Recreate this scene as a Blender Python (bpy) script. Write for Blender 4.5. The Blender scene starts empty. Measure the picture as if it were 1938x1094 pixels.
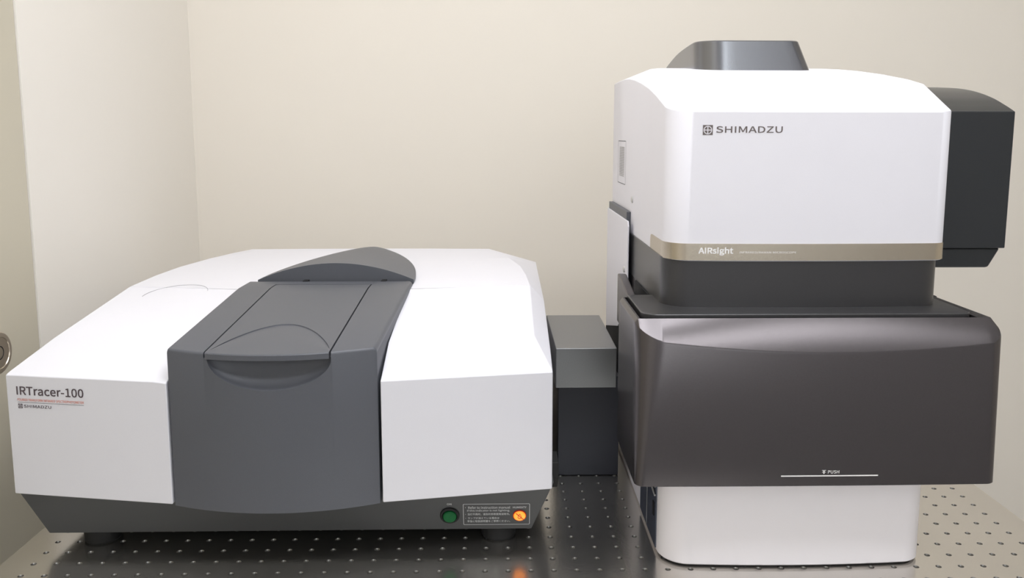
import bpy, math
from mathutils import Matrix, Vector

S = bpy.context.scene
COL = S.collection

# ------------------------------------------------------------------ camera
PITCH, YAW, ROLL = 0.130727, 0.0222375, 0.001108
cyw, syw = math.cos(YAW), math.sin(YAW)
cp, sp = math.cos(PITCH), math.sin(PITCH)
fwd = Vector((syw * cp, cyw * cp, -sp))
rgt = Vector((cyw, -syw, 0))
upv = rgt.cross(fwd)
r2 = rgt * math.cos(ROLL) + upv * math.sin(ROLL)
u2 = upv * math.cos(ROLL) - rgt * math.sin(ROLL)
cam_d = bpy.data.cameras.new('camera')
cam = bpy.data.objects.new('camera', cam_d)
COL.objects.link(cam)
M = Matrix((( r2.x, u2.x, -fwd.x, 0.170623),
            ( r2.y, u2.y, -fwd.y, -0.841444),
            ( r2.z, u2.z, -fwd.z, 0.470732),
            (0, 0, 0, 1)))
cam.matrix_world = M
cam_d.sensor_width = 36
cam_d.lens = 1553.476 * 36 / 1938
cam_d.shift_x = (969 - 987.23) / 1938
cam_d.shift_y = (461.43 - 547) / 1938
cam_d.clip_start = 0.02
S.camera = cam

# ------------------------------------------------------------------ world, lights, exposure
w = bpy.data.worlds.new('world'); S.world = w
w.use_nodes = True
w.node_tree.nodes['Background'].inputs[0].default_value = (1.0, 0.98, 0.95, 1)
w.node_tree.nodes['Background'].inputs[1].default_value = 0.3

def area(name, loc, sx, sy, power, col=(0.94, 0.985, 1.10)):
    d = bpy.data.lights.new(name, 'AREA'); d.shape = 'RECTANGLE'
    d.size = sx; d.size_y = sy; d.energy = power; d.color = col
    o = bpy.data.objects.new(name, d); COL.objects.link(o)
    o.location = loc
    return o
CEIL = 1.72
area('ceiling_lamp_light', (0.14, -0.14, CEIL - 0.045), 1.36, 0.30, 10.2)
area('ceiling_lamp_light', (0.62, -0.88, CEIL - 0.045), 1.36, 0.30, 8.6)

S.view_settings.view_transform = 'Standard'
S.view_settings.look = 'None'
S.view_settings.gamma = 1
S.view_settings.use_curve_mapping = False
S.view_settings.exposure = -0.14

# ------------------------------------------------------------------ materials
def rgb(r, g, b):
    f = lambda c: (c / 12.92 if c <= 0.04045 else ((c + 0.055) / 1.055) ** 2.4)
    return (f(r / 255), f(g / 255), f(b / 255), 1)

def mat(name, col, rough=0.5, metal=0.0, spec=0.5, mottle=0.0, mscale=30, bump=0.0, bscale=900, stretch=None, rvar=0.0, coat=0):
    m = bpy.data.materials.new(name); m.use_nodes = True
    nt = m.node_tree; b = nt.nodes['Principled BSDF']
    b.inputs['Base Color'].default_value = col
    b.inputs['Roughness'].default_value = rough
    b.inputs['Metallic'].default_value = metal
    b.inputs['Specular IOR Level'].default_value = spec
    b.inputs['Coat Weight'].default_value = coat
    tc = nt.nodes.new('ShaderNodeTexCoord')
    vec = tc.outputs['Object']
    if stretch:
        mp = nt.nodes.new('ShaderNodeMapping'); mp.inputs['Scale'].default_value = stretch
        nt.links.new(vec, mp.inputs[0]); vec = mp.outputs[0]
    if mottle > 0 or rvar > 0:
        n = nt.nodes.new('ShaderNodeTexNoise'); n.inputs['Scale'].default_value = mscale
        n.inputs['Detail'].default_value = 6
        nt.links.new(vec, n.inputs['Vector'])
    if mottle > 0:
        mx = nt.nodes.new('ShaderNodeMix'); mx.data_type = 'RGBA'
        mx.inputs[6].default_value = tuple(c * (1 - mottle) for c in col[:3]) + (1,)
        mx.inputs[7].default_value = tuple(min(1, c * (1 + mottle)) for c in col[:3]) + (1,)
        nt.links.new(n.outputs['Fac'], mx.inputs[0])
        nt.links.new(mx.outputs[2], b.inputs['Base Color'])
    if rvar > 0:
        mr = nt.nodes.new('ShaderNodeMapRange')
        mr.inputs['From Min'].default_value = 0.3; mr.inputs['From Max'].default_value = 0.7
        mr.inputs['To Min'].default_value = rough - rvar; mr.inputs['To Max'].default_value = rough + rvar
        nt.links.new(n.outputs['Fac'], mr.inputs[0]); nt.links.new(mr.outputs[0], b.inputs['Roughness'])
    if bump > 0:
        n2 = nt.nodes.new('ShaderNodeTexNoise'); n2.inputs['Scale'].default_value = bscale
        nt.links.new(vec, n2.inputs['Vector'])
        bp = nt.nodes.new('ShaderNodeBump'); bp.inputs['Strength'].default_value = bump
        bp.inputs['Distance'].default_value = 0.0004
        nt.links.new(n2.outputs['Fac'], bp.inputs['Height'])
        nt.links.new(bp.outputs[0], b.inputs['Normal'])
    return m

MAT = dict(
    wall=mat('wall_paint', rgb(230, 223, 211), 0.75, mottle=0.02, mscale=2, bump=0.15, bscale=300),
    wall2=mat('wall_paint_pale', rgb(244, 239, 230), 0.75, mottle=0.015, mscale=2, bump=0.15, bscale=300),
    wallf=mat('wall_paint_grey', rgb(204, 204, 206), 0.8, mottle=0.02, mscale=3),
    door=mat('door_paint', rgb(206, 199, 180), 0.6, mottle=0.02, mscale=3),
    ceil=mat('ceiling_paint', rgb(246, 246, 246), 0.9, mottle=0.01),
    floor=mat('floor_vinyl', rgb(226, 226, 226), 0.5, mottle=0.08, mscale=6),
    white=mat('white_plastic', rgb(226, 224, 229), 0.48, spec=0.25, bump=0.12, bscale=1500, mottle=0.01),
    shell=mat('pale_grey_plastic', rgb(221, 220, 225), 0.42, bump=0.12, bscale=1500, mottle=0.01),
    footw=mat('gloss_white_paint', rgb(250, 246, 249), 0.35, bump=0.08, bscale=1500, mottle=0.01),
    grey=mat('dark_grey_plastic', rgb(84, 86, 92), 0.42, bump=0.3, bscale=1800, mottle=0.05, mscale=700),
    base=mat('base_grey_plastic', rgb(74, 75, 76), 0.5, bump=0.3, bscale=1800, mottle=0.05, mscale=700),
    belly=mat('charcoal_satin_plastic', rgb(88, 84, 85), 0.27, metal=0.80, bump=0.12, bscale=1800, mottle=0.12, mscale=900),
    neck=mat('charcoal_plastic', rgb(66, 65, 66), 0.30, metal=0.35, bump=0.3, bscale=1800, mottle=0.08, mscale=900),
    black=mat('black_plastic', rgb(58, 60, 62), 0.30, metal=0.5, bump=0.3, bscale=1500, mottle=0.08, mscale=900),
    cap=mat('satin_black_cap', rgb(132, 133, 137), 0.20, metal=0.88, bump=0.2, bscale=1800, mottle=0.05, mscale=600),
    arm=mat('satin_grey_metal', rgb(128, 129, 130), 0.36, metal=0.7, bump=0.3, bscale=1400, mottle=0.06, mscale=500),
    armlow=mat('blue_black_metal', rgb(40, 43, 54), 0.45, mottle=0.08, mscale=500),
    void=mat('matt_black', rgb(16, 16, 18), 0.8, mottle=0.05),
    rubber=mat('black_rubber', rgb(24, 24, 25), 0.7, mottle=0.05),
    steel=mat('brushed_steel', rgb(196, 186, 170), 0.26, metal=1.0, bump=0.2, bscale=500, stretch=(1, 1, 30), mottle=0.03, mscale=300),
    nickel=mat('satin_nickel', rgb(190, 180, 166), 0.28, metal=1.0, mottle=0.04, mscale=200, stretch=(1, 1, 20)),
    table=mat('blackened_steel', rgb(216, 212, 205), 0.20, metal=0.95, mottle=0.06, mscale=9, rvar=0.025, bump=0.12, bscale=260),
    bore=mat('bare_steel', rgb(150, 148, 144), 0.36, metal=1.0, mottle=0.05, mscale=500),
    bolt=mat('painted_screw', rgb(190, 188, 184), 0.4, mottle=0.03),
    ink=mat('dark_ink', rgb(84, 72, 77), 0.6, mottle=0.02),
    ink2=mat('brown_grey_ink', rgb(104, 94, 92), 0.6, mottle=0.02),
    redink=mat('orange_ink', rgb(226, 140, 118), 0.6, mottle=0.02),
    whiteink=mat('white_ink', rgb(238, 236, 234), 0.5, mottle=0.02),
    greyink=mat('pale_grey_ink', rgb(214, 215, 216), 0.6, mottle=0.02),
    vent=mat('grey_label_print', rgb(170, 168, 166), 0.6, mottle=0.3, mscale=900),
    green=mat('green_lens', rgb(12, 98, 50), 0.5, spec=0.3, mottle=0.2, mscale=260),
    redmark=mat('red_mark', rgb(205, 52, 20), 0.4, mottle=0.02),
    line=mat('seam_shade_and_lines', rgb(104, 104, 110), 0.7, mottle=0.02),  # seam shade as flat grey; also thin printed and outline lines
    panel=mat('connector_panel', rgb(62, 68, 84), 0.35, mottle=0.15, mscale=60),
    cable=mat('pale_cable', rgb(168, 168, 168), 0.5, mottle=0.02),
)
def emis(name, col, strength):
    m = mat(name, col, 0.3, mottle=0.04, mscale=300)
    b = m.node_tree.nodes['Principled BSDF']
    b.inputs['Emission Color'].default_value = col
    b.inputs['Emission Strength'].default_value = strength
    return m
MAT['lamp'] = emis('lit_orange_lens', rgb(255, 150, 40), 0.95)
MAT['added_glow'] = emis('added_glow_pane', (0.92, 0.97, 1.0, 1), 2.5)  # glow of the added panel in the front wall
MAT['diffuser'] = emis('lamp_diffuser', (1, 0.98, 0.95, 1), 6.0)

# ------------------------------------------------------------------ helpers
def mesh(name, verts, faces, m, parent=None, angle=30, bevel=0, seg=2, recalc=True):
    me = bpy.data.meshes.new(name)
    me.from_pydata([tuple(v) for v in verts], [], faces)
    if recalc:
        import bmesh
        bm = bmesh.new(); bm.from_mesh(me)
        bmesh.ops.remove_doubles(bm, verts=bm.verts, dist=1e-6)
        bmesh.ops.recalc_face_normals(bm, faces=bm.faces)
        bm.to_mesh(me); bm.free()
    me.materials.append(MAT[m])
    me.polygons.foreach_set('use_smooth', [True] * len(me.polygons))
    me.set_sharp_from_angle(angle=math.radians(angle))
    o = bpy.data.objects.new(name, me); COL.objects.link(o)
    if parent is not None:
        o.parent = parent
        o.matrix_parent_inverse = Matrix.Translation(parent.location).inverted() if parent.type == 'EMPTY' else Matrix.Identity(4)
    if bevel:
        b = o.modifiers.new('bevel', 'BEVEL'); b.width = bevel; b.segments = seg
        b.limit_method = 'ANGLE'; b.angle_limit = math.radians(28); b.harden_normals = True
    return o

def thing(name, label, cat, loc, group=None):
    o = bpy.data.objects.new(name, None); COL.objects.link(o)
    o.location = loc; o.empty_display_size = 0.05
    o['label'] = label; o['category'] = cat
    if group: o['group'] = group
    return o

def boxg(x0, x1, y0, y1, z0, z1):
    v = [(x0, y0, z0), (x1, y0, z0), (x1, y1, z0), (x0, y1, z0), (x0, y0, z1), (x1, y0, z1), (x1, y1, z1), (x0, y1, z1)]
    f = [(0, 3, 2, 1), (4, 5, 6, 7), (0, 1, 5, 4), (1, 2, 6, 5), (2, 3, 7, 6), (3, 0, 4, 7)]
    return v, f

def box(name, b, m, parent=None, bevel=0, seg=2):
    v, f = boxg(*b)
    return mesh(name, v, f, m, parent, bevel=bevel, seg=seg)

def merge(parts):
    V, F = [], []
    for v, f in parts:
        o = len(V); V += list(v); F += [tuple(i + o for i in q) for q in f]
    return V, F

def loft(rings, cap0=True, cap1=True):
    n = len(rings[0]); V = [p for r in rings for p in r]; F = []
    for k in range(len(rings) - 1):
        for i in range(n):
            j = (i + 1) % n
            F.append((k * n + i, k * n + j, (k + 1) * n + j, (k + 1) * n + i))
    if cap0: F.append(tuple(range(n - 1, -1, -1)))
    if cap1: F.append(tuple((len(rings) - 1) * n + i for i in range(n)))
    return V, F

def prism(poly, a0, a1, axis='x'):
    """extrude a polygon given in the two other axes along one axis"""
    def P(a, p):
        return {'x': (a, p[0], p[1]), 'y': (p[0], a, p[1]), 'z': (p[0], p[1], a)}[axis]
    return loft([[P(a0, p) for p in poly], [P(a1, p) for p in poly]])

def cyl(c, r, h, axis='z', n=32, r1=None):
    r1 = r if r1 is None else r1
    A = []
    for k, rr in ((0, r), (h, r1)):
        ring = []
        for i in range(n):
            t = 2 * math.pi * i / n; a, b = rr * math.cos(t), rr * math.sin(t)
            ring.append({'z': (c[0] + a, c[1] + b, c[2] + k), 'y': (c[0] + a, c[1] + k, c[2] + b), 'x': (c[0] + k, c[1] + a, c[2] + b)}[axis])
        A.append(ring)
    return loft(A)

def lathe(profile, c, axis='x', n=40):
    """profile = [(along, radius)]"""
    R = []
    for h, rr in profile:
        ring = []
        for i in range(n):
            t = 2 * math.pi * i / n; a, b = rr * math.cos(t), rr * math.sin(t)
            ring.append({'z': (c[0] + a, c[1] + b, c[2] + h), 'y': (c[0] + a, c[1] + h, c[2] + b), 'x': (c[0] + h, c[1] + a, c[2] + b)}[axis])
        R.append(ring)
    return loft(R)

def plan(x0, x1, yf, yb, bulge=0.0, rl=0.02, rr=0.02, rb=0.01, ns=14, nc=10):
    """rounded plan outline, counterclockwise from front left; the front bows out by 'bulge' at its middle"""
    pts = []
    def arc(cx, cy, r, a0, a1, n):
        for i in range(n + 1):
            a = math.radians(a0 + (a1 - a0) * i / n)
            pts.append((cx + r * math.cos(a), cy + r * math.sin(a)))
    arc(x0 + rl, yf + rl, rl, 180, 270, nc)
    for i in range(1, ns):
        t = i / ns; pts.append((x0 + rl + (x1 - rr - x0 - rl) * t, yf))
    arc(x1 - rr, yf + rr, rr, 270, 360, nc)
    for i in range(1, 8): pts.append((x1, yf + rr + (yb - rb - yf - rr) * i / 8))
    arc(x1 - rb, yb - rb, rb, 0, 90, 4)
    arc(x0 + rb, yb - rb, rb, 90, 180, 4)
    for i in range(1, 8): pts.append((x0, yb - rb + (yf + rl - yb + rb) * i / 8))
    xc, hw = (x0 + x1) / 2, (x1 - x0) / 2
    out = []
    for x, y in pts:
        wgt = max(0.0, 1 - (y - yf) / 0.07)
        out.append((x, y - bulge * wgt * (1 - ((x - xc) / hw) ** 2)))
    return out

def interp(tab, x):
    if x <= tab[0][0]: return tab[0][1]
    for (a, b), (c, d) in zip(tab, tab[1:]):
        if x <= c:
            t = (x - a) / (c - a)
            return b + (d - b) * t
    return tab[-1][1]

def smooth_tab(tab, n=40):
    """Catmull-Rom resample of a (y, value) table"""
    out = []
    P = [tab[0]] + list(tab) + [tab[-1]]
    for k in range(1, len(P) - 2):
        for s in range(n // (len(tab) - 1) + 2):
            t = s / (n // (len(tab) - 1) + 2)
            q = []
            for d in (0, 1):
                p0, p1, p2, p3 = P[k - 1][d], P[k][d], P[k + 1][d], P[k + 2][d]
                q.append(0.5 * (2 * p1 + (p2 - p0) * t + (2 * p0 - 5 * p1 + 4 * p2 - p3) * t * t + (3 * p1 - p0 - 3 * p2 + p3) * t ** 3))
            out.append(tuple(q))
    out.append(tab[-1])
    return out

FONT = None
try:     # the clean sans that ships with Blender itself
    import os
    FONT = bpy.data.fonts.load(os.path.join(bpy.utils.resource_path('LOCAL'), 'datafiles', 'fonts', 'Noto Sans CJK Regular.woff2'))
except Exception:
    FONT = None
def text_part(name, s, m, parent, u0, u1, v0, v1, surf, bold=0.0, label=None, shear=0.0):
    """flat print: glyph outlines fitted to the rectangle u0..u1, v0..v1 of a surface; surf(u, v) gives the world point"""
    cu = bpy.data.curves.new('txt', 'FONT'); cu.body = s
    cu.offset = 0
    if FONT: cu.font = FONT
    cu.resolution_u = 3; cu.shear = shear
    to = bpy.data.objects.new('txt', cu); COL.objects.link(to)
    dg = bpy.context.evaluated_depsgraph_get()
    me = bpy.data.meshes.new_from_object(to.evaluated_get(dg))
    bpy.data.objects.remove(to); bpy.data.curves.remove(cu)
    xs = [v.co.x for v in me.vertices]; ys = [v.co.y for v in me.vertices]
    if not xs: return None
    ax, bx, ay, by = min(xs), max(xs), min(ys), max(ys)
    vs = [surf(u0 + (v.co.x - ax) / (bx - ax) * (u1 - u0), v0 + (v.co.y - ay) / (by - ay) * (v1 - v0)) for v in me.vertices]
    fs = [tuple(p.vertices) for p in me.polygons]
    bpy.data.meshes.remove(me)
    if bold:     # heavier strokes: the same glyphs again, shifted a hair
        d = bold * (v1 - v0) * 1.2
        base, n0 = list(vs), len(vs); f0 = list(fs)
        vs = []; fs = []
        uv0 = [(u0 + (x - ax) / (bx - ax) * (u1 - u0), v0 + (y - ay) / (by - ay) * (v1 - v0)) for x, y in zip(xs, ys)]
        for k, (du, dv) in enumerate(((-d, -d), (d, -d), (d, d), (-d, d), (0, 0))):
            vs += [(q[0], q[1] - 0.00003 * k, q[2]) for q in (surf(a + du, b + dv) for a, b in uv0)]
            fs += [tuple(i + k * n0 for i in f) for f in f0]
    o = mesh(name, vs, fs, m, parent, recalc=False)
    if label: o['label'] = label
    return o

def flat(name, polys, m, parent, surf):
    V, F = [], []
    for p in polys:
        F.append(tuple(range(len(V), len(V) + len(p)))); V += [surf(*q) for q in p]
    return mesh(name, V, F, m, parent, recalc=False)

def logo_polys(u, v, s):
    """square block with a ring and cross left open: returns polygons"""
    c = (u + s / 2, v + s / 2); P = []
    r, ri, g = 0.43 * s, 0.34 * s, 0.045 * s
    n = 32
    def sq(a):
        x, y = math.cos(a), math.sin(a); k = 0.5 * s / max(abs(x), abs(y)); return (c[0] + k * x, c[1] + k * y)
    for i in range(n):
        a0, a1 = 2 * math.pi * i / n, 2 * math.pi * (i + 1) / n
        P.append([(c[0] + r * math.cos(a0), c[1] + r * math.sin(a0)), sq(a0), sq(a1), (c[0] + r * math.cos(a1), c[1] + r * math.sin(a1))])
    for qx, qy in ((1, 1), (-1, 1), (-1, -1), (1, -1)):
        poly = [(c[0] + qx * g, c[1] + qy * g)]
        for i in range(9):
            a = math.radians(8 + 74 * i / 8)
            poly.append((c[0] + qx * ri * math.cos(a), c[1] + qy * ri * math.sin(a)))
        if qx * qy < 0: poly = poly[::-1]
        P.append(poly)
    return P

def struct(name, v, f, m, **k):
    o = mesh(name, v, f, m, **k); o['kind'] = 'structure'; return o

# ------------------------------------------------------------------ the room
FZ = -0.80
WL, WR, WB, WF = -0.49, 2.6, 0.94, -1.75
struct('floor', *boxg(WL - 0.1, WR + 0.1, WF - 0.1, WB + 0.1, FZ - 0.1, FZ), 'floor')
struct('ceiling', *boxg(WL - 0.1, WR + 0.1, WF - 0.1, WB + 0.1, CEIL, CEIL + 0.1), 'ceil')
struct('wall_back', *boxg(WL - 0.1, WR + 0.1, WB, WB + 0.1, FZ, CEIL), 'wall')
struct('wall_right', *boxg(WR, WR + 0.1, WF, WB, FZ, CEIL), 'wall')
struct('wall_front', *boxg(WL - 0.1, WR + 0.1, WF - 0.1, WF, FZ, CEIL), 'wallf')
glow_frame = struct('added_light_1', *merge([boxg(0.25, 0.95, WF, WF + 0.02, 0.40, 0.44), boxg(0.25, 0.95, WF, WF + 0.02, 1.36, 1.40), boxg(0.25, 0.29, WF, WF + 0.02, 0.44, 1.36), boxg(0.91, 0.95, WF, WF + 0.02, 0.44, 1.36)]), 'ceil')  # unseen glowing panel, added for the cap streak and front fill
box('added_light_pane', (0.29, 0.91, WF + 0.002, WF + 0.008, 0.44, 1.36), 'added_glow', glow_frame)
DY0, DY1, DZ1 = -0.60, 0.3185, 1.28
struct('wall_left', *merge([boxg(WL - 0.1, WL, DY1, WB, FZ, CEIL), boxg(WL - 0.1, WL, WF, DY0, FZ, CEIL),
                            boxg(WL - 0.1, WL, DY0, DY1, DZ1, CEIL)]), 'wall2')
door = struct('door_1', *boxg(WL - 0.045, WL - 0.0015, DY0 + 0.002, DY1 - 0.002, FZ + 0.004, DZ1 - 0.003), 'door', bevel=0.0015)
kc = (WL - 0.0015, 0.143, 0.2085)
kb = mesh('door_knob', *lathe([(0, 0.012), (0.0, 0.012), (0.025, 0.0115), (0.031, 0.018), (0.036, 0.0235), (0.042, 0.0262), (0.049, 0.0262),
          (0.0505, 0.0245), (0.0510, 0.0210), (0.0512, 0.0195), (0.0502, 0.0190), (0.0502, 0.0085)], kc), 'nickel', door)
kr = mesh('rosette', *lathe([(0, 0.031), (0.003, 0.031), (0.007, 0.026), (0.0075, 0.013)], kc), 'nickel', door)
mesh('lock_core', *lathe([(0.048, 0.0086), (0.0504, 0.0086), (0.0506, 0.0076), (0.0496, 0.0070)], kc), 'void', kb)

# ceiling lamps
for k, (lx, ly) in enumerate(((0.14, -0.14), (0.62, -0.88))):
    t = thing('ceiling_lamp', ('flat white ceiling lamp panel above the instruments' if k == 0 else 'flat white ceiling lamp panel towards the front of the room'), 'lamp', (lx, ly, CEIL))
    box('housing', (lx - 0.72, lx + 0.72, ly - 0.18, ly + 0.18, CEIL - 0.038, CEIL), 'ceil', t, bevel=0.003)
    d = box('diffuser', (lx - 0.69, lx + 0.69, ly - 0.155, ly + 0.155, CEIL - 0.041, CEIL - 0.036), 'diffuser', t)

# ------------------------------------------------------------------ optical breadboard table
TX0, TX1, TY0, TY1 = -0.3855, 0.8115, -0.3125, 0.8875
tb = thing('optical_table', 'dark steel optical table with a grid of threaded holes under both instruments', 'table', (0.213, 0.2875, FZ))
V, F, VB, FB = [], [], [], []
xs = [-0.35 + 0.025 * i for i in range(46)]; ys = [-0.275 + 0.025 * j for j in range(46)]
def cellx(i): return (TX0 if i == 0 else xs[i] - 0.0125, TX1 if i == 45 else xs[i] + 0.0125)
def celly(j): return (TY0 if j == 0 else ys[j] - 0.0125, TY1 if j == 45 else ys[j] + 0.0125)
NH = 12
cs = [(math.cos(2 * math.pi * k / NH + math.pi / NH), math.sin(2 * math.pi * k / NH + math.pi / NH)) for k in range(NH)]
for i, x in enumerate(xs):
    xa, xb = cellx(i)
    for j, y in enumerate(ys):
        ya, yb = celly(j)
        o = len(V)
        V += [(xa, ya, 0), (xb, ya, 0), (xb, yb, 0), (xa, yb, 0)]
        V += [(x + 0.0032 * c, y + 0.0032 * s, 0) for c, s in cs]
        # corners: 0 (-,-) 1 (+,-) 2 (+,+) 3 (-,+); ring starts at 15 deg
        h = lambda k: o + 4 + k % NH
        for q, (ca, cb) in enumerate(((2, 3), (3, 0), (0, 1), (1, 2))):
            k0 = 1 + q * 3
            F.append((o + ca, o + cb, h(k0 + 3), h(k0 + 2), h(k0 + 1), h(k0)))
        # threaded bore: countersink, wall and bottom
        b = len(VB)
        for rr, zz in ((0.0032, 0), (0.0028, -0.0005), (0.0028, -0.009)):
            VB += [(x + rr * c, y + rr * s, zz) for c, s in cs]
        for r_ in (0, 1):
            for k in range(NH):
                k2 = (k + 1) % NH
                FB.append((b + r_ * NH + k, b + (r_ + 1) * NH + k, b + (r_ + 1) * NH + k2, b + r_ * NH + k2))
        FB.append(tuple(b + 2 * NH + k for k in range(NH)))
o = len(V)
V += [(TX0, TY0, 0), (TX1, TY0, 0), (TX1, TY1, 0), (TX0, TY1, 0), (TX0, TY0, -0.06), (TX1, TY0, -0.06), (TX1, TY1, -0.06), (TX0, TY1, -0.06)]
F += [(o, o + 4, o + 5, o + 1), (o + 1, o + 5, o + 6, o + 2), (o + 2, o + 6, o + 7, o + 3), (o + 3, o + 7, o + 4, o), (o + 4, o + 7, o + 6, o + 5)]
mesh('table_plate', V, F, 'table', tb, recalc=False)
bo = mesh('threaded_holes', VB, FB, 'bore', tb, recalc=False, angle=50); bo['kind'] = 'stuff'
for lx in (TX0 + 0.08, TX1 - 0.08):
    for ly in (TY0 + 0.08, TY1 - 0.08):
        box('leg', (lx - 0.035, lx + 0.035, ly - 0.035, ly + 0.035, FZ, -0.11), 'void', tb, bevel=0.003)
fr = merge([boxg(TX0 + 0.045, TX1 - 0.045, TY0 + 0.045, TY0 + 0.115, -0.11, -0.06), boxg(TX0 + 0.045, TX1 - 0.045, TY1 - 0.115, TY1 - 0.045, -0.11, -0.06),
            boxg(TX0 + 0.045, TX0 + 0.115, TY0 + 0.115, TY1 - 0.115, -0.11, -0.06), boxg(TX1 - 0.115, TX1 - 0.045, TY0 + 0.115, TY1 - 0.115, -0.11, -0.06)])
mesh('frame', *fr, 'void', tb)

# ------------------------------------------------------------------ spectrometer (left)
sp_ = thing('spectrometer', 'wide low white and dark grey infrared spectrometer with a lidded sample bay, at left', 'instrument', (-0.0715, 0.32, 0))
CX = -0.0715
def mx(x): return 2 * CX - x
def front_l(x): return 0.0305 * (-0.1832 - x) / 0.1842

# base tub: leaning front and slanted ends
bz0, bz1 = 0.0185, 0.084
bv = [(-0.3504, 0.0598, bz0), (0.2026, 0.0598, bz0), (0.2026, 0.625, bz0), (-0.3504, 0.625, bz0),
      (-0.3725, 0.0394, bz1), (0.2272, 0.0394, bz1), (0.2272, 0.640, bz1), (-0.3725, 0.640, bz1)]
mesh('base', bv, [(0, 3, 2, 1), (4, 5, 6, 7), (0, 1, 5, 4), (1, 2, 6, 5), (2, 3, 7, 6), (3, 0, 4, 7)], 'base', sp_, bevel=0.0012)
for fx in (-0.3020, 0.1640):
    for fy in (0.086, 0.585):
        mesh('foot', *lathe([(0.0, 0.019), (0.002, 0.0205), (0.0195, 0.0205)], (fx, fy, 0.0), 'z', 28), 'rubber', sp_)

def bp(u, v):   # a print on the leaning front of the base; u = x, v = z
    return (u, 0.0598 - (v - bz0) / (bz1 - bz0) * 0.0204 - 0.00035, v)

# white front covers
def front_cover(mir):
    f = (lambda x: mx(x)) if mir else (lambda x: x)
    xi = 0.0405 if not mir else mx(-0.1832)
    yi = 0.000
    yo = 0.0305
    sy = lambda x: 0.0 + (x - xi) / (0.2244 - xi)
    zb, zt = 0.0797, 0.2145
    xo = 0.2244; sx = 0.2277
    P = {}
    ysi = 0.2585; yso = 0.2985
    v = [
        (xi, yi, zb), (xo, yo, zb),                  # 0 1 front bottom
        (xi, yi, zt), (xo, yo, zt),                  # 2 3 front top
        (xi, 0.066, 0.2397), (0.2060, 0.100, 0.2389),  # 4 5 crease
        (xi, ysi, 0.2648), (0.2078, yso, 0.2616),    # 6 7 seam
        (sx, yso, 0.2402), (sx, yso, zb), (xi, ysi, zb),  # 8 side seam top, 9, 10
        (0.2255, 0.100, 0.2232),                     # 11 side under crease
    ]
    fc = [(0, 1, 3, 2), (2, 3, 5, 4), (4, 5, 7, 6), (3, 11, 5), (5, 11, 8, 7), (1, 9, 8, 11, 3), (0, 2, 4, 6, 10), (6, 7, 8, 9, 10), (0, 10, 9, 1)]
    if mir:
        # inner front corner cut by a small facet next to the sample bay
        k = len(v)
        ax = xi + 0.0150
        v += [(ax, yo * sy(ax), zt), (xi, yi, zt - 0.0012), (xi, 0.036, 0.2235)]   # A, C, B
        A, C_, B_ = k, k + 1, k + 2
        fc[0] = (0, 1, 3, A, C_); fc[1] = (A, 3, 5, 4, B_); fc[6] = (0, C_, B_, 4, 6, 10)
        fc.append((A, B_, C_))
    v = [(f(a), b, c) for a, b, c in v]
    return mesh('side_cover', v, fc, 'shell', sp_, bevel=0.0013, seg=3)
front_cover(False); front_cover(True)

# rear lid: crest line drawn in towards the back, slanted flanks
def rear_lid():
    rows = [(0.30, 0.0166, 0.0), (0.375, 0.0205, 0.0), (0.45, 0.0270, 0.0), (0.53, 0.044, 0.0), (0.60, 0.064, 0.0), (0.65, 0.081, 0.0)]
    zc = {0.30: 0.2616, 0.375: 0.2642, 0.45: 0.2652, 0.53: 0.2660, 0.60: 0.2660, 0.65: 0.2655}
    V, F = [], []
    n = None
    for k, (y, ins, _) in enumerate(rows):
        side = 0.2277 + (0.2300 - 0.2277) * (y - 0.30) / 0.35
        yy = y
        xo = side; xc = 0.2244 - ins
        zo = 0.2402 + 0.0005 * (y - 0.3) / 0.35
        zt = zc[y]
        row = [(xo, y, 0.0797), (xo, y, zo), (xc, y, zt)]
        inner = [0.13, 0.0455, -0.0715]
        for x in inner:
            t = min(1, abs(x - CX) / (xc - CX))
            z = 0.2665 - (0.2665 - zt) * t ** 2 if k else 0.2650 - (0.2650 - zt) * t ** 2
            row.append((x, y, z))
        full = row + [(mx(a), b, c) for a, b, c in row[-2::-1]]
        if k == 0:   # V shaped front edge
            q = []
            for a, b, c in full:
                d = abs(a - CX)
                yv = 0.3000 if d > 0.29 else (0.2600 + (d - 0.117) / (0.2793 - 0.117) * 0.0400 if d >= 0.116 else 0.2890)
                q.append((a, yv, c))
            full = q
        V += full; n = len(full)
    for k in range(len(rows) - 1):
        for i in range(n - 1):
            F.append((k * n + i, k * n + i + 1, (k + 1) * n + i + 1, (k + 1) * n + i))
    F.append(tuple(range(n)))
    F.append(tuple((len(rows) - 1) * n + i for i in range(n)))
    F.append(tuple([k * n for k in range(len(rows))] + [k * n + n - 1 for k in reversed(range(len(rows)))]))
    return mesh('rear_lid', V, F, 'shell', sp_, bevel=0.0009, seg=2, angle=25)
rear_lid()
# grey strip painting the shade of the seam between front covers and rear lid
sg = []
for sgn in (1, -1):
    f = (lambda x: x) if sgn > 0 else mx
    pts_ = [(0.0450, 0.2590, 0.2640), (0.2070, 0.2990, 0.2610), (0.2270, 0.2990, 0.2396)]
    V_ = []
    for x, y, z in pts_: V_ += [(f(x), y - 0.0035, z - 0.0006), (f(x), y + 0.0035, z - 0.0006), (f(x), y + 0.0035, z - 0.008), (f(x), y - 0.0035, z - 0.008)]
    F_ = [(k * 4 + i, k * 4 + (i + 1) % 4, (k + 1) * 4 + (i + 1) % 4, (k + 1) * 4 + i) for k in range(2) for i in range(4)]
    sg.append((V_, F_ + [(0, 1, 2, 3), (8, 9, 10, 11)]))
for v_, f_ in sg: mesh('seam_shade_strip', v_, f_, 'line', sp_)
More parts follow.
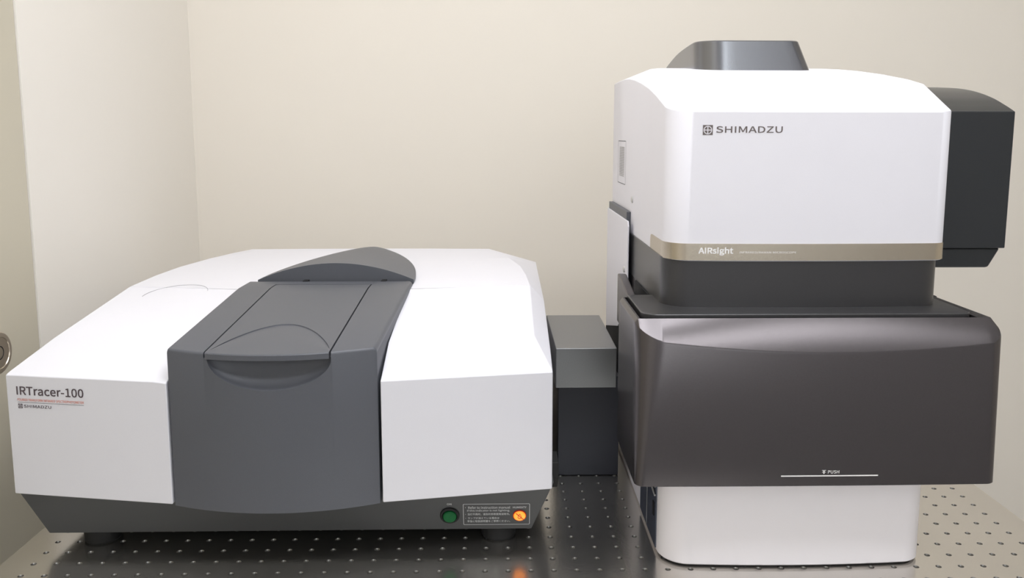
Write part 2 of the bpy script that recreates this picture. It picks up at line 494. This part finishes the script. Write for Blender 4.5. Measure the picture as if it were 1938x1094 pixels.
# added black block: stands in for shade under the seams and beside the bay
box('gap_shade_block', (-0.355, 0.212, 0.10, 0.60, 0.0845, 0.205), 'void', sp_)

# round cover outline on the left front cover
def arc_tube(name, pts, r, m, parent):
    V, F = [], []; n = 6
    for k, p in enumerate(pts):
        a = Vector(pts[max(0, k - 1)]); b = Vector(pts[min(len(pts) - 1, k + 1)]); t = (b - a).normalized()
        s = t.cross(Vector((0, 0, 1)))
        s = s.normalized() if s.length > 1e-5 else Vector((1, 0, 0)); q = s.cross(t)
        for i in range(n):
            c = 2 * math.pi * i / n; V.append(Vector(p) + s * r * math.cos(c) + q * r * math.sin(c))
    for k in range(len(pts) - 1):
        for i in range(n):
            F.append((k * n + i, k * n + (i + 1) % n, (k + 1) * n + (i + 1) % n, (k + 1) * n + i))
    F.append(tuple(range(n))); F.append(tuple((len(pts) - 1) * n + i for i in range(n)))
    return mesh(name, V, F, m, parent, angle=60)
def top_left_z(x, y):   # slope between crease and seam
    xm = mx(x); d = (xm - mx(-0.1832)) / (0.206 - mx(-0.1832))
    yc = 0.066 + 0.034 * d; ys_ = 0.2585 + 0.04 * d
    za, zb_ = 0.2397 - 0.0008 * d, 0.2648 - 0.0032 * d
    return za + (zb_ - za) * (y - yc) / (ys_ - yc)
pts = []
for k in range(37):
    a = math.radians(12 + 172 * k / 36)
    x, y = -0.2705 + 0.0418 * math.cos(a), 0.2510 + 0.0418 * math.sin(a)
    pts.append((x, y, top_left_z(x, y) + 0.00002))
arc_tube('round_cover_rim', pts, 0.00022, 'line', sp_)

# sample bay cover (dark grey) with scooped front and recessed lid seat
def fy(x): return -0.0195 + 0.0215 * ((x + 0.0735) / 0.108) ** 2
def ft(y):                   # height of the top surface
    return interp([(-0.03, 0.2480), (0.0, 0.2503), (0.235, 0.2705), (0.29, 0.2705)], y)
XA, XB, XC, XD = -0.1812, -0.1388, -0.0080, 0.0372
CZ0 = 0.0778
def bay_block(x0, x1, edge_l, edge_r, n=10):
    cols = []
    for i in range(n + 1): cols.append((x0 + (x1 - x0) * i / n, 0.0, 0.0))
    if edge_r:
        cols = cols[:-1]
        e = x1
        for dx, dz in ((-0.0045, 0), (-0.0030, 0.0004), (-0.0015, 0.0015), (-0.0005, 0.0029), (0, 0.0050)):
            cols.append((e + dx, dz, 0.0))
    if edge_l:
        cols = [(x0, 0.0022, 0.0), (x0 + 0.0006, 0.0009, 0), (x0 + 0.0016, 0.0, 0)] + cols[1:]
    V, F = [], []
    rowsN = None
    for x, dz, _ in cols:
        f0 = fy(x)
        flare = 0.007 if edge_r and x > x1 - 0.006 else 0.0
        c = [(x, f0, CZ0), (x, f0, 0.160), (x, f0, ft(f0) - 0.0032 - dz), (x, f0 + 0.0004, ft(f0) - 0.0016 - dz), (x, f0 + 0.0013, ft(f0) - 0.0005 - dz), (x, f0 + 0.0028, ft(f0) - dz)]
        c += [(x + flare * 0.5 * 1, 0.12, ft(0.12) - dz), (x + flare, 0.235, ft(0.235) - dz), (x + flare, 0.2850, ft(0.285) - dz), (x + flare, 0.2850, CZ0)]
        V += c; rowsN = len(c)
    nc_ = len(cols)
    for i in range(nc_ - 1):
        for k in range(rowsN):
            k2 = (k + 1) % rowsN
            F.append((i * rowsN + k, i * rowsN + k2, (i + 1) * rowsN + k2, (i + 1) * rowsN + k))
    F.append(tuple(range(rowsN)))
    F.append(tuple((nc_ - 1) * rowsN + k for k in range(rowsN)))
    return V, F
def scoop_mid():
    V, F = [], []
    NX, NZ1, NZ2 = 72, 5, 18
    xc, hw, zt, hh = -0.0712, 0.0638, 0.2432, 0.0325
    xs_ = [XB] + [xc - hw * math.cos(math.pi * i / (NX - 2)) for i in range(NX - 1)] + [XC]
    R = None
    for x in xs_:
        u = (x - xc) / hw
        zs = zt - hh * math.sqrt(max(0, 1 - u * u)) if abs(u) < 1 else zt
        col = []
        for k in range(NZ1 + 1):
            z = CZ0 + (zs - CZ0) * k / NZ1
            col.append((x, fy(x), z))
        for k in range(1, NZ2 + 1):
            ph = math.pi / 2 * k / NZ2; rr = math.sqrt(max(0, 1 - u * u))
            z = zt - hh * rr * math.cos(ph)
            col.append((x, fy(x) + 0.0200 * rr * math.sin(ph), z))
        yl = col[-1][1]
        # ledge under the lid, then the sunk seat of the lid
        col.append((x, max(yl, 0.004), zt + 0.0003 if x else zt))
        col.append((x, 0.235, 0.2615)); col.append((x, 0.2630, 0.2615)); col.append((x, 0.2630, 0.2705)); col.append((x, 0.2850, 0.2705)); col.append((x, 0.2850, CZ0))
        V += col; R = len(col)
    for i in range(NX):
        for k in range(R):
            k2 = (k + 1) % R
            F.append((i * R + k, i * R + k2, (i + 1) * R + k2, (i + 1) * R + k))
    return V, F
mesh('bay_cover', *merge([bay_block(XA, XB, True, False), scoop_mid(), bay_block(XC, XD, False, True)]), 'grey', sp_, angle=46)

# lid over the bay with a sunk thumb area
def bay_lid():
    x0, x1 = -0.1370, -0.0098
    NX = 80; NA, NB = 10, 6
    top, lens = [], []
    V, F = [], []; R = None
    xl, xr = -0.1345, -0.0100
    for i in range(NX + 1):
        x = x0 + (x1 - x0) * i / NX
        f0 = fy(x) + 0.0005 - 0.0012
        u = (x - xl) / (xr - xl)
        if 0 < u < 1:
            # the outline leans left of the middle and falls steeply at the right
            s = math.sin(math.pi * u ** 0.92)
            ya = f0 + 0.006 + 0.096 * s ** 0.80
        else: ya = f0 + 0.006
        d = 0.0011 * min(1, (ya - f0 - 0.006) / 0.02)
        col = [(x, f0 + 0.0012, 0.2418), (x, f0, 0.2424), (x, f0, ft(f0) - 0.0012), (x, f0 + 0.0008, ft(f0) - 0.0001), (x, f0 + 0.003, ft(f0 + 0.003)), (x, f0 + 0.006, ft(f0 + 0.006))]
        for k in range(1, NA + 1):
            t = k / NA; y = f0 + 0.006 + (ya - f0 - 0.006) * t
            col.append((x, y, ft(y) - d * t + 0.0010 * math.sin(math.pi * t) * min(1, d / 0.0011)))
        col.append((x, ya + 0.00035, ft(ya)))
        for k in range(1, NB + 1):
            y = ya + 0.00035 + (0.235 - ya - 0.00035) * k / NB; col.append((x, y, ft(y)))
        cut = max(0, (x0 + 0.004 - x)) * 0.8
        col.append((x, 0.2608 - cut, ft(0.26)))
        col.append((x, 0.2608 - cut, 0.2640)); col.append((x, 0.235, 0.2640)); col.append((x, 0.006, 0.2455)); col.append((x, f0 + 0.009, 0.2418))
        V += col; R = len(col)
    for i in range(NX):
        for k in range(R):
            k2 = (k + 1) % R
            F.append((i * R + k, i * R + k2, (i + 1) * R + k2, (i + 1) * R + k))
    F.append(tuple(range(R))); F.append(tuple(NX * R + k for k in range(R)))
    return mesh('bay_lid', V, F, 'grey', sp_, angle=24)
bay_lid()

# hinge cowl: pointed arch behind the lid
def hinge_cowl():
    NS, NU = 26, 24
    Y0, Y1, XCC, HW = 0.2965, 0.645, -0.0640, 0.1085
    V, F = [], []
    for k in range(NS + 1):
        s = (k / NS); s = 1 - (1 - s) ** 1.6
        y = Y0 + (Y1 - Y0) * s
        w_ = max(0.0006, HW * (1 - s ** 1.8) ** 0.8)
        hgt = 0.0235 * (1 - s) ** 0.9 + 0.0055 * s * (1 - s ** 6)
        for i in range(NU + 1):
            u = -1 + 2 * i / NU
            V.append((XCC + 0.002 * s + w_ * u, y, 0.2708 - 0.0012 * s + hgt * (1 - u * u)))
        # lower rim
        for i in (NU, 0):
            u = -1 + 2 * i / NU
            V.append((XCC + 0.002 * s + w_ * u, y, 0.2600))
    R = NU + 3
    for k in range(NS):
        for i in range(R):
            j = (i + 1) % R
            F.append((k * R + i, k * R + j, (k + 1) * R + j, (k + 1) * R + i))
    F.append(tuple(range(R))); F.append(tuple(NS * R + i for i in range(R)))
    return mesh('hinge_cowl', V, F, 'grey', sp_, angle=40)
hinge_cowl()
box('hinge_gap_shade', (-0.176, 0.044, 0.2852, 0.2968, 0.2550, 0.2660), 'void', sp_)  # black block painting the shade of the gap behind the bay cover
for hx in (-0.104, 0.004):
    box('hinge', (hx - 0.0035, hx + 0.0035, 0.2840, 0.2965, 0.2662, 0.2715), 'void', sp_, bevel=0.0005)

# latch on the right flank
lt = mesh('side_latch', *prism([(0.060, 0.0985), (0.095, 0.0985), (0.095, 0.070), (0.075, 0.062), (0.060, 0.080)], 0.2215, 0.2335), 'rubber', sp_, bevel=0.001)

# power button
bcx, bcz = 0.1084, 0.0392
lean = math.atan2(0.0204, bz1 - bz0)
def tilt(verts, c, dz):
    """stand a y-axis lathe at the leaning front"""
    out = []
    for x, y, z in verts:
        yy, zz = y, z - c[2]
        out.append((x, c[1] + yy * math.cos(lean) - zz * math.sin(lean) , c[2] + yy * math.sin(lean) * -1 * -1 + zz * math.cos(lean)))
    return out
def on_base(name, prof, u, v, m, parent):
    vv, ff = lathe(prof, (u, 0, v), 'y', 36)
    yb_ = bp(u, v)[1]
    return mesh(name, tilt(vv, (u, yb_, v), 0), ff, m, parent)
btn = on_base('power_button', [(0.002, 0.0112), (-0.0012, 0.0112), (-0.0020, 0.0104), (-0.0020, 0.0088), (-0.0006, 0.0082), (-0.0006, 0.001)], bcx, bcz, 'rubber', sp_)
on_base('button_lens', [(0.0, 0.0078), (-0.0028, 0.0078), (-0.0038, 0.0068), (-0.0040, 0.001)], bcx, bcz - 0.0004, 'green', btn)
text_part('lettering', 'ON', 'greyink', sp_, 0.1056, 0.1108, 0.0535, 0.0560, bp, bold=0.01)

# printed notice with frame
nt_ = None
def frame_polys(u0, u1, v0, v1, t, r=0.0014):
    def rr(a, b, c, d, r):
        P = []
        for cx_, cy_, s in ((b - r, c + r, -90), (b - r, d - r, 0), (a + r, d - r, 90), (a + r, c + r, 180)):
            for k in range(5):
                an = math.radians(s + 22.5 * k); P.append((cx_ + r * math.cos(an), cy_ + r * math.sin(an)))
        return P
    A, B_ = rr(u0, u1, v0, v1, r), rr(u0 + t, u1 - t, v0 + t, v1 - t, r - t * 0.7)
    n = len(A)
    return [[A[i], A[(i + 1) % n], B_[(i + 1) % n], B_[i]] for i in range(n)]
notice = flat('notice_frame', frame_polys(0.1238, 0.2002, 0.0252, 0.0548, 0.00055), 'greyink', sp_, bp)
lines = [('\u00b7 Refer to instruction manual', 0.1262, 0.1776, 0.0480, 0.0515), ('if this indicator is not lighting.', 0.1284, 0.1774, 0.0434, 0.0469),
         ('\u00b7 \u5f53\u706f\u4e0d\u4eae\u65f6\uff0c\u8bf7\u53ca\u65f6\u53c2\u7167\u4f7f\u7528\u8bf4\u660e\u4e66\u3002', 0.1262, 0.1772, 0.0387, 0.0418),
         ('\u00b7 \u30e9\u30f3\u30d7\u304c\u6d88\u3048\u3066\u3044\u308b\u5834\u5408\u306f', 0.1262, 0.1652, 0.0332, 0.0362),
         ('\u65e9\u6025\u306b\u53d6\u6271\u8aac\u660e\u66f8\u3092\u3054\u53c2\u7167\u304f\u3060\u3055\u3044\u3002', 0.1284, 0.1776, 0.0288, 0.0319)]
for s, a, b, c, d in lines:
    text_part('lettering', s, 'greyink', sp_, a, b, c, d, bp, bold=0.006)
text_part('lettering', 'HUMIDITY', 'greyink', sp_, 0.1808, 0.1962, 0.0482, 0.0508, bp, bold=0.01)
hl = on_base('humidity_lamp', [(0.001, 0.0078), (-0.0008, 0.0078), (-0.0012, 0.0072), (-0.0008, 0.0068), (-0.0007, 0.001)], 0.1885, 0.0382, 'redmark', sp_)
on_base('lamp_lens', [(0.0, 0.0069), (-0.0012, 0.0069), (-0.0019, 0.0060), (-0.0021, 0.001)], 0.1885, 0.0382, 'lamp', hl)
def bp2(u, v):
    p = bp(u, v); return (p[0], p[1] - 0.0022, p[2] - 0.0004)
def drop():
    P = []; n = 20; o_, i_ = [], []
    for k in range(n + 1):
        t = 2 * math.pi * k / n
        # teardrop outline
        x = math.sin(t) * (0.5 - 0.5 * math.cos(t)) ** 0.6; y = math.cos(t)
        o_.append((0.1885 + x * 0.0031, 0.0384 + y * 0.0036)); i_.append((0.1885 + x * 0.0022, 0.0382 + y * 0.0025))
    for k in range(n): P.append([o_[k], o_[k + 1], i_[k + 1], i_[k]])
    d = 0.00035
    a, b = (0.1843, 0.0425), (0.1929, 0.0338)
    P.append([(a[0] - d, a[1] - d), (b[0] - d, b[1] - d), (b[0] + d, b[1] + d), (a[0] + d, a[1] + d)])
    return P
flat('no_water_mark', drop(), 'redmark', hl, bp2)

# model name on the left cover
def lp(u, v): return (u, front_l(u) - 0.0003, v)
text_part('model_lettering', 'IRTracer-100', 'ink', sp_, -0.3552, -0.2776, 0.1931, 0.2024, lp, bold=0.018)
text_part('subtitle_lettering', 'FOURIER TRANSFORM INFRARED SPECTROPHOTOMETER', 'redink', sp_, -0.3548, -0.2778, 0.1863, 0.1890, lp, bold=0.004)
flat('rule_line', [[(-0.3549, 0.18455), (-0.2778, 0.18455), (-0.2778, 0.18495), (-0.3549, 0.18495)]], 'line', sp_, lp)
flat('maker_mark', logo_polys(-0.3546, 0.1780, 0.0051), 'ink', sp_, lp)
text_part('maker_lettering', 'SHIMADZU', 'ink', sp_, -0.3479, -0.3160, 0.1790, 0.1822, lp, bold=0.012)

# ------------------------------------------------------------------ beam duct between the two instruments
dk = thing('beam_duct', 'dark grey angular beam duct on the table between the spectrometer and the microscope', 'duct', (0.285, 0.30, 0))
mesh('duct_head', *loft([[(0.2385, 0.2, 0.1428), (0.3186, 0.2, 0.1428), (0.3186, 0.40, 0.1428), (0.2365, 0.40, 0.1428)],
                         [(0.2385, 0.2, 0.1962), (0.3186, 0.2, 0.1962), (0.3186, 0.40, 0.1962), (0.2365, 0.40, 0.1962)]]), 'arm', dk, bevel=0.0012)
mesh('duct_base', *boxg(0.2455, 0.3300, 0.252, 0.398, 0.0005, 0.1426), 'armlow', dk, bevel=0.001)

# ------------------------------------------------------------------ infrared microscope (right)
ms = thing('infrared_microscope', 'tall white and black infrared microscope tower with a steel name band, at right', 'instrument', (0.49, 0.2, 0))

# white foot column
def ring(pl, z): return [(x, y, z) for x, y in pl]
pb = plan(0.3437, 0.6372, 0.0065, 0.42, 0.0065, 0.030, 0.024, 0.01)
pbi = plan(0.3457, 0.6352, 0.0085, 0.418, 0.0065, 0.028, 0.022, 0.009)
mesh('pedestal', *loft([ring(pbi, 0.0022), ring(pb, 0.0040), ring(pb, 0.1172)]), 'footw', ms, angle=35)
mesh('plinth', *loft([ring(plan(0.3480, 0.6325, 0.0110, 0.415, 0.0065, 0.026, 0.02, 0.009), 0.0), ring(plan(0.3480, 0.6325, 0.0110, 0.415, 0.0065, 0.026, 0.02, 0.009), 0.0024)]), 'rubber', ms)
cp_ = box('connector_panel', (0.3424, 0.3439, 0.037, 0.140, 0.006, 0.1165), 'panel', ms)
box('panel_divider', (0.3420, 0.3426, 0.092, 0.0932, 0.008, 0.114), 'cable', cp_)
mesh('connector', *lathe([(0, 0.0062), (-0.004, 0.0062), (-0.006, 0.0045), (-0.009, 0.0045)], (0.3424, 0.095, 0.108), 'x', 20), 'nickel', cp_)
arc_tube('cable', [(0.3385, 0.088, 0.112), (0.3385, 0.086, 0.100), (0.3390, 0.083, 0.090), (0.3400, 0.080, 0.082), (0.342, 0.079, 0.078)], 0.0022, 'cable', cp_)
arc_tube('cable', [(0.3405, 0.130, 0.117), (0.3405, 0.100, 0.0900), (0.3405, 0.070, 0.074), (0.3412, 0.038, 0.068)], 0.0012, 'cable', cp_)
arc_tube('cable', [(0.3405, 0.090, 0.094), (0.3405, 0.070, 0.082), (0.3412, 0.038, 0.078)], 0.0010, 'cable', cp_)
box('socket', (0.3412, 0.3426, 0.046, 0.052, 0.040, 0.056), 'void', cp_)

# rear housing and light column seen at the left
box('rear_housing', (0.3365, 0.6400, 0.3, 0.458, 0.120, 0.2), 'void', ms)
mesh('rear_post', *boxg(0.40, 0.60, 0.4205, 0.455, 0.0, 0.12), 'void', ms)
col_poly = [(0.2355, 0.2400), (0.2355, 0.352), (0.2405, 0.3585), (0.4470, 0.3585), (0.4470, 0.1690), (0.3152, 0.1986)]
mesh('rear_column', *prism(col_poly, 0.3350, 0.3372), 'white', ms, bevel=0.0006)
box('column_core', (0.3373, 0.640, 0.2620, 0.4455, 0.2005, 0.3688), 'grey', ms)
for sy_, sz_, nm in ((0.2575, 0.2910, 'screw'),):
    mesh(nm, *lathe([(0.0, 0.0045), (-0.0012, 0.0045), (-0.0020, 0.003)], (0.3350, sy_, sz_), 'x', 20), 'bolt', ms)

# lower body, front shell and deck
box('lower_body', (0.3420, 0.6750, 0.0860, 0.4200, 0.1175, 0.2866), 'belly', ms, bevel=0.0015)
shell_b, SY = 0.0, -0.050
sh = plan(0.3038, 0.6755, SY, 0.0855, 0.0015, 0.030, 0.016, 0.0008, ns=26, nc=14)
RIM = -0.0262
def z_edge(x, y):
    a = 0.2563 + 0.0098 * ((x - 0.505) / 0.165) ** 2
    t = min(1, max(0, (y - SY) / (RIM - SY)))
    return a + (0.2820 - a) * t
sh_low = plan(0.3038, 0.6755, SY, 0.0855, 0.0015, 0.009, 0.009, 0.0008, ns=26, nc=14)
rA1 = [(x, y, 0.1180) for x, y in sh_low]
rB0 = [(x, y, min(z_edge(x, y) - 0.0015, 0.2850)) for x, y in sh]
def toward(p, q, d):
    a, b = Vector(p), Vector(q); L_ = (b - a).length
    return tuple(a) if L_ < 1e-6 else tuple(a + (b - a) * min(1, d / L_))
rC = [(min(max(x, 0.3075), 0.6705), max(y, RIM), 0.2865) for x, y in sh]
rE = [(x, y, z_edge(x, y)) for x, y in sh]
rB1 = [toward(e, c, 0.0015) for e, c in zip(rE, rC)]
rB1 = [(p[0], p[1], p[2]) for p in rB1]
rC0 = [toward(c, e, 0.0012) for e, c in zip(rE, rC)]
rC0 = [(p[0], p[1], p[2] - 0.0000) for p in rC0]
rD = [(min(max(x, 0.3095), 0.6570), min(max(y, RIM), 0.0850), 0.2865) for x, y in sh]
rF = [(x, y, 0.2720) for x, y, z in rD]
rAi = [(x + (0.4897 - x) * 0.004, y + (0.02 - y) * 0.01, 0.1172) for x, y in sh_low]
fs = mesh('front_shell', *loft([rAi, rA1, rB0, rB1, rC0, rC, rD, rF]), 'belly', ms, angle=26)
dp = plan(0.3130, 0.6562, -0.0218, 0.0848, 0.0, 0.016, 0.012, 0.0005)
dp2 = plan(0.3137, 0.6555, -0.0211, 0.0841, 0.0, 0.016, 0.012, 0.0005)
mesh('deck', *loft([ring(dp, 0.2735), ring(dp, 0.2890), ring(dp2, 0.2896)]), 'neck', ms, angle=35)
# flank block with sloping top behind the shell
mesh('flank_block', *prism([(0.0862, 0.2400), (0.0862, 0.2885), (0.158, 0.3010), (0.168, 0.3005), (0.168, 0.2400)], 0.3130, 0.3230), 'belly', ms, bevel=0.0015)
box('slot_shade_floor', (0.3230, 0.3402, 0.0862, 0.200, 0.250, 0.2700), 'void', ms)  # slot floor in black, its shade put into the colour

box('slot_shade_sheet', (0.3396, 0.3419, 0.0866, 0.1990, 0.2702, 0.2864), 'void', ms)  # black sheet added to keep the slot beside the neck in shade
# neck
nk = plan(0.3415, 0.6425, 0.0170, 0.30, 0.0050, 0.028, 0.024, 0.01)
mesh('neck', *loft([ring(nk, 0.2868), ring(nk, 0.3410)]), 'neck', ms, angle=35)

# white head: outline follows a side profile, chamfer up to a crest
hd = plan(0.3430, 0.6450, 0.0165, 0.470, 0.0055, 0.026, 0.016, 0.02, ns=18, nc=12)
ZO = smooth_tab([(0.0, 0.4963), (0.02, 0.4968), (0.045, 0.5020), (0.084, 0.5125), (0.154, 0.5281), (0.234, 0.5407), (0.302, 0.5480), (0.38, 0.5510), (0.47, 0.5500)])
ZC = smooth_tab([(0.05, 0.5262), (0.06, 0.5280), (0.10, 0.5375), (0.15, 0.5455), (0.20, 0.5525), (0.28, 0.5612), (0.36, 0.5660), (0.45, 0.5620)])
HXC = 0.494
def crest(x, y):
    yy = 0.06 if y < 0.06 else min(y, 0.452)
    # side inset grows towards the back
    half = interp([(0.0, 0.1345), (0.06, 0.1345), (0.10, 0.129), (0.15, 0.124), (0.20, 0.120), (0.28, 0.115), (0.36, 0.112), (0.47, 0.108)], yy)
    t = (x - HXC) / 0.151
    # smooth corner
    return (HXC + max(-1, min(1, t * 1.06)) * half, yy, interp(ZC, yy))
HB = 0.3392
def hbot(x, y):   # the side walls stop higher behind the neck
    return HB if y < 0.2376 else 0.3705
r0 = [(x, y, interp(ZO, y)) for x, y in hd]
r1 = [crest(x, y) for x, y in hd]
def lerp(a, b, t): return tuple(a[i] + (b[i] - a[i]) * t for i in range(3))
rings = []
rb = [(x, y, 0.3400) for x, y in hd]
rings = [[(x + (HXC - x) * 0.004, y + (0.2 - y) * 0.004, 0.3392) for x, y in hd], rb, [(x, y, interp(ZO, y) - 0.0010) for x, y in hd],
         [lerp(lerp(a, b, 0.018), a, 0.2) for a, b in zip(r0, r1)], [lerp(a, b, 0.97) for a, b in zip(r0, r1)]]
for s in (0.97, 0.85, 0.65, 0.45, 0.25, 0.08):
    rg = []
    for x, y, z in r1:
        x2, y2 = HXC + (x - HXC) * s, 0.256 + (y - 0.256) * s
        rg.append((x2, y2, interp(ZC, y2)))
    rings.append(rg)
# notch: split the shell of the head into front part (down to the band) and rear part
head = mesh('head_cover', *loft(rings), 'white', ms, angle=24)
# cut the lower rear corner away where the column begins
cutv, cutf = boxg(0.30, 0.70, 0.2730, 0.52, 0.30, 0.3690)
cut = mesh('cutter', cutv, cutf, 'white')
bo_ = head.modifiers.new('notch', 'BOOLEAN'); bo_.object = cut; bo_.operation = 'DIFFERENCE'; bo_.solver = 'EXACT'
dg = bpy.context.evaluated_depsgraph_get()
me2 = bpy.data.meshes.new_from_object(head.evaluated_get(dg))
head.modifiers.clear(); head.data = me2
bpy.data.objects.remove(cut)
me2.polygons.foreach_set('use_smooth', [True] * len(me2.polygons)); me2.set_sharp_from_angle(angle=math.radians(24))

def hy(x): # front of the head at x
    xc, hw = 0.494, 0.151
    return 0.0165 - 0.0055 * (1 - ((x - xc) / hw) ** 2)
mesh('screw', *lathe([(0.0, 0.0045), (-0.0012, 0.0045), (-0.0020, 0.003)], (0.3430, 0.2490, 0.3865), 'x', 20), 'bolt', ms)
def sp2(u, v): return (0.3427, u, v)
fr2 = frame_polys(0.316, 0.392, 0.4020, 0.4640, 0.0010, 0.002)
flat('vent_frame', fr2, 'line', ms, sp2)
P = []
for i in range(7):
    for j in range(18):
        y_, z_ = 0.331 + i * 0.0068, 0.4130 + j * 0.0024
        P.append([(y_ + 0.0052, z_), (y_, z_), (y_, z_ + 0.0014), (y_ + 0.0052, z_ + 0.0014)])
vh = flat('vent_holes', P, 'vent', ms, sp2); vh['kind'] = 'stuff'

# steel name band round the front
def band():
    out_ = plan(0.3422, 0.6458, 0.0157, 0.20, 0.0055, 0.0268, 0.0168, 0.01, ns=18, nc=12)
    inn = plan(0.3432, 0.6448, 0.0170, 0.20, 0.0055, 0.0258, 0.0158, 0.01, ns=18, nc=12)
    n = len(out_)
    # start on the left flank, run round the front, end on the right flank
    seqO = [(0.3422, 0.108), (0.3422, 0.1070), (0.3422, 0.1050), (0.3422, 0.10), (0.3422, 0.06)] + out_[:11 + 2 + 17 + 11 + 1] + [(0.6458, 0.06), (0.6458, 0.105)]
    seqI = [(0.3432, 0.108), (0.3432, 0.1070), (0.3432, 0.1050), (0.3432, 0.10), (0.3432, 0.06)] + inn[:11 + 2 + 17 + 11 + 1] + [(0.6448, 0.06), (0.6448, 0.105)]
    V, F = [], []
    for k, (a, b) in enumerate(zip(seqO, seqI)):
        zt = 0.3580 - (0.006 if k == 0 else 0.003 if k == 1 else 0.0008 if k == 2 else 0)
        for (x, y), z in ((a, 0.3402), (a, zt), (b, zt), (b, 0.3402)):
            V.append((x, y, z))
    N = len(seqO)
    for k in range(N - 1):
        for i in range(4):
            j = (i + 1) % 4
            F.append((k * 4 + i, k * 4 + j, (k + 1) * 4 + j, (k + 1) * 4 + i))
    F.append((0, 1, 2, 3)); F.append(tuple((N - 1) * 4 + i for i in range(4)))
    return mesh('name_band', V, F, 'steel', ms, angle=35)
band()
def hp(u, v): return (u, hy(u) - 0.0002, v)
def hp2(u, v): return (u, hy(u) - 0.0010, v)
flat('maker_mark', logo_polys(0.3776, 0.4718, 0.0103), 'ink2', ms, hp)
text_part('maker_lettering', 'SHIMADZU', 'ink2', ms, 0.3914, 0.4600, 0.4742, 0.4808, hp, bold=0.014)
text_part('model_lettering', 'AIRsight', 'whiteink', ms, 0.3768, 0.4128, 0.3458, 0.3541, hp2, bold=0.028)
text_part('subtitle_lettering', 'INFRARED/RAMAN MICROSCOPE', 'whiteink', ms, 0.4196, 0.4798, 0.3475, 0.3502, hp2, bold=0.0)

# dark cap on top
def cap():
    def rr(x0, x1, y0, y1, rl, rr_, zf):
        pl = plan(x0, x1, y0, y1, 0.0, rl, rr_, 0.012, ns=8, nc=10)
        return [(x, y, zf(y)) for x, y in pl]
    bot = rr(0.4170, 0.5640, 0.200, 0.425, 0.036, 0.014, lambda y: interp(ZC, y) - 0.012)
    top_z = smooth_tab([(0.20, 0.5892), (0.23, 0.5905), (0.27, 0.5895), (0.33, 0.5860), (0.38, 0.579), (0.425, 0.5710)])
    t1 = rr(0.4155, 0.5440, 0.203, 0.422, 0.036, 0.014, lambda y: interp(top_z, y) - 0.0012)
    t2 = rr(0.4168, 0.5425, 0.2045, 0.42, 0.035, 0.013, lambda y: interp(top_z, y))
    t3 = rr(0.435, 0.525, 0.225, 0.40, 0.02, 0.01, lambda y: interp(top_z, y))
    t4 = rr(0.46, 0.50, 0.27, 0.36, 0.01, 0.01, lambda y: interp(top_z, y))
    return mesh('top_cap', *loft([bot, t1, t2, t3, t4]), 'cap', ms, angle=32)
cap()

# black side box at the right, behind the head
prof = smooth_tab([(0.150, 0.5005), (0.1692, 0.5085), (0.198, 0.5190), (0.234, 0.5283), (0.272, 0.5345), (0.313, 0.5383), (0.36, 0.5411), (0.42, 0.540)], 60)
poly = [(0.150, 0.3338)] + prof + [(0.42, 0.3338)]
sb = mesh('side_box', *prism(poly, 0.6460, 0.7900), 'black', ms, bevel=0.0035, seg=3, angle=25)
mesh('side_box_tray', *loft([[(0.6465, 0.1600, 0.3078), (0.7770, 0.1600, 0.3078), (0.7770, 0.400, 0.3078), (0.6465, 0.400, 0.3078)],
                             [(0.6465, 0.1545, 0.3335), (0.7875, 0.1545, 0.3335), (0.7875, 0.41, 0.3335), (0.6465, 0.41, 0.3335)]]), 'black', ms, bevel=0.003)

# print on the shell
def shf(x):
    return SY - 0.0015 * (1 - ((x - 0.48965) / 0.18585) ** 2)
def spp(u, v): return (u, shf(u) - 0.00025, v)
text_part('push_lettering', 'PUSH', 'whiteink', ms, 0.4998, 0.5113, 0.1308, 0.1341, spp, bold=0.012)
ax_, az_ = 0.4957, 0.1305
flat('push_arrow', [[(ax_ - 0.0020, az_ + 0.0034), (ax_ + 0.0020, az_ + 0.0034), (ax_ + 0.0020, az_ + 0.0039), (ax_ - 0.0020, az_ + 0.0039)],
                    [(ax_ - 0.0021, az_ + 0.0012), (ax_ - 0.0005, az_ + 0.0018), (ax_ + 0.0005, az_ + 0.0018), (ax_ + 0.0021, az_ + 0.0012), (ax_, az_ + 0.0034)],
                    [(ax_ - 0.0006, az_), (ax_ + 0.0006, az_), (ax_ + 0.0006, az_ + 0.0019), (ax_ - 0.0006, az_ + 0.0019)]], 'whiteink', ms, spp)
N = 16
flat('push_line', [[(0.4520 + 0.0995 * i / N, 0.1277), (0.4520 + 0.0995 * (i + 1) / N, 0.1277), (0.4520 + 0.0995 * (i + 1) / N, 0.1290), (0.4520 + 0.0995 * i / N, 0.1290)] for i in range(N)], 'whiteink', ms, spp)
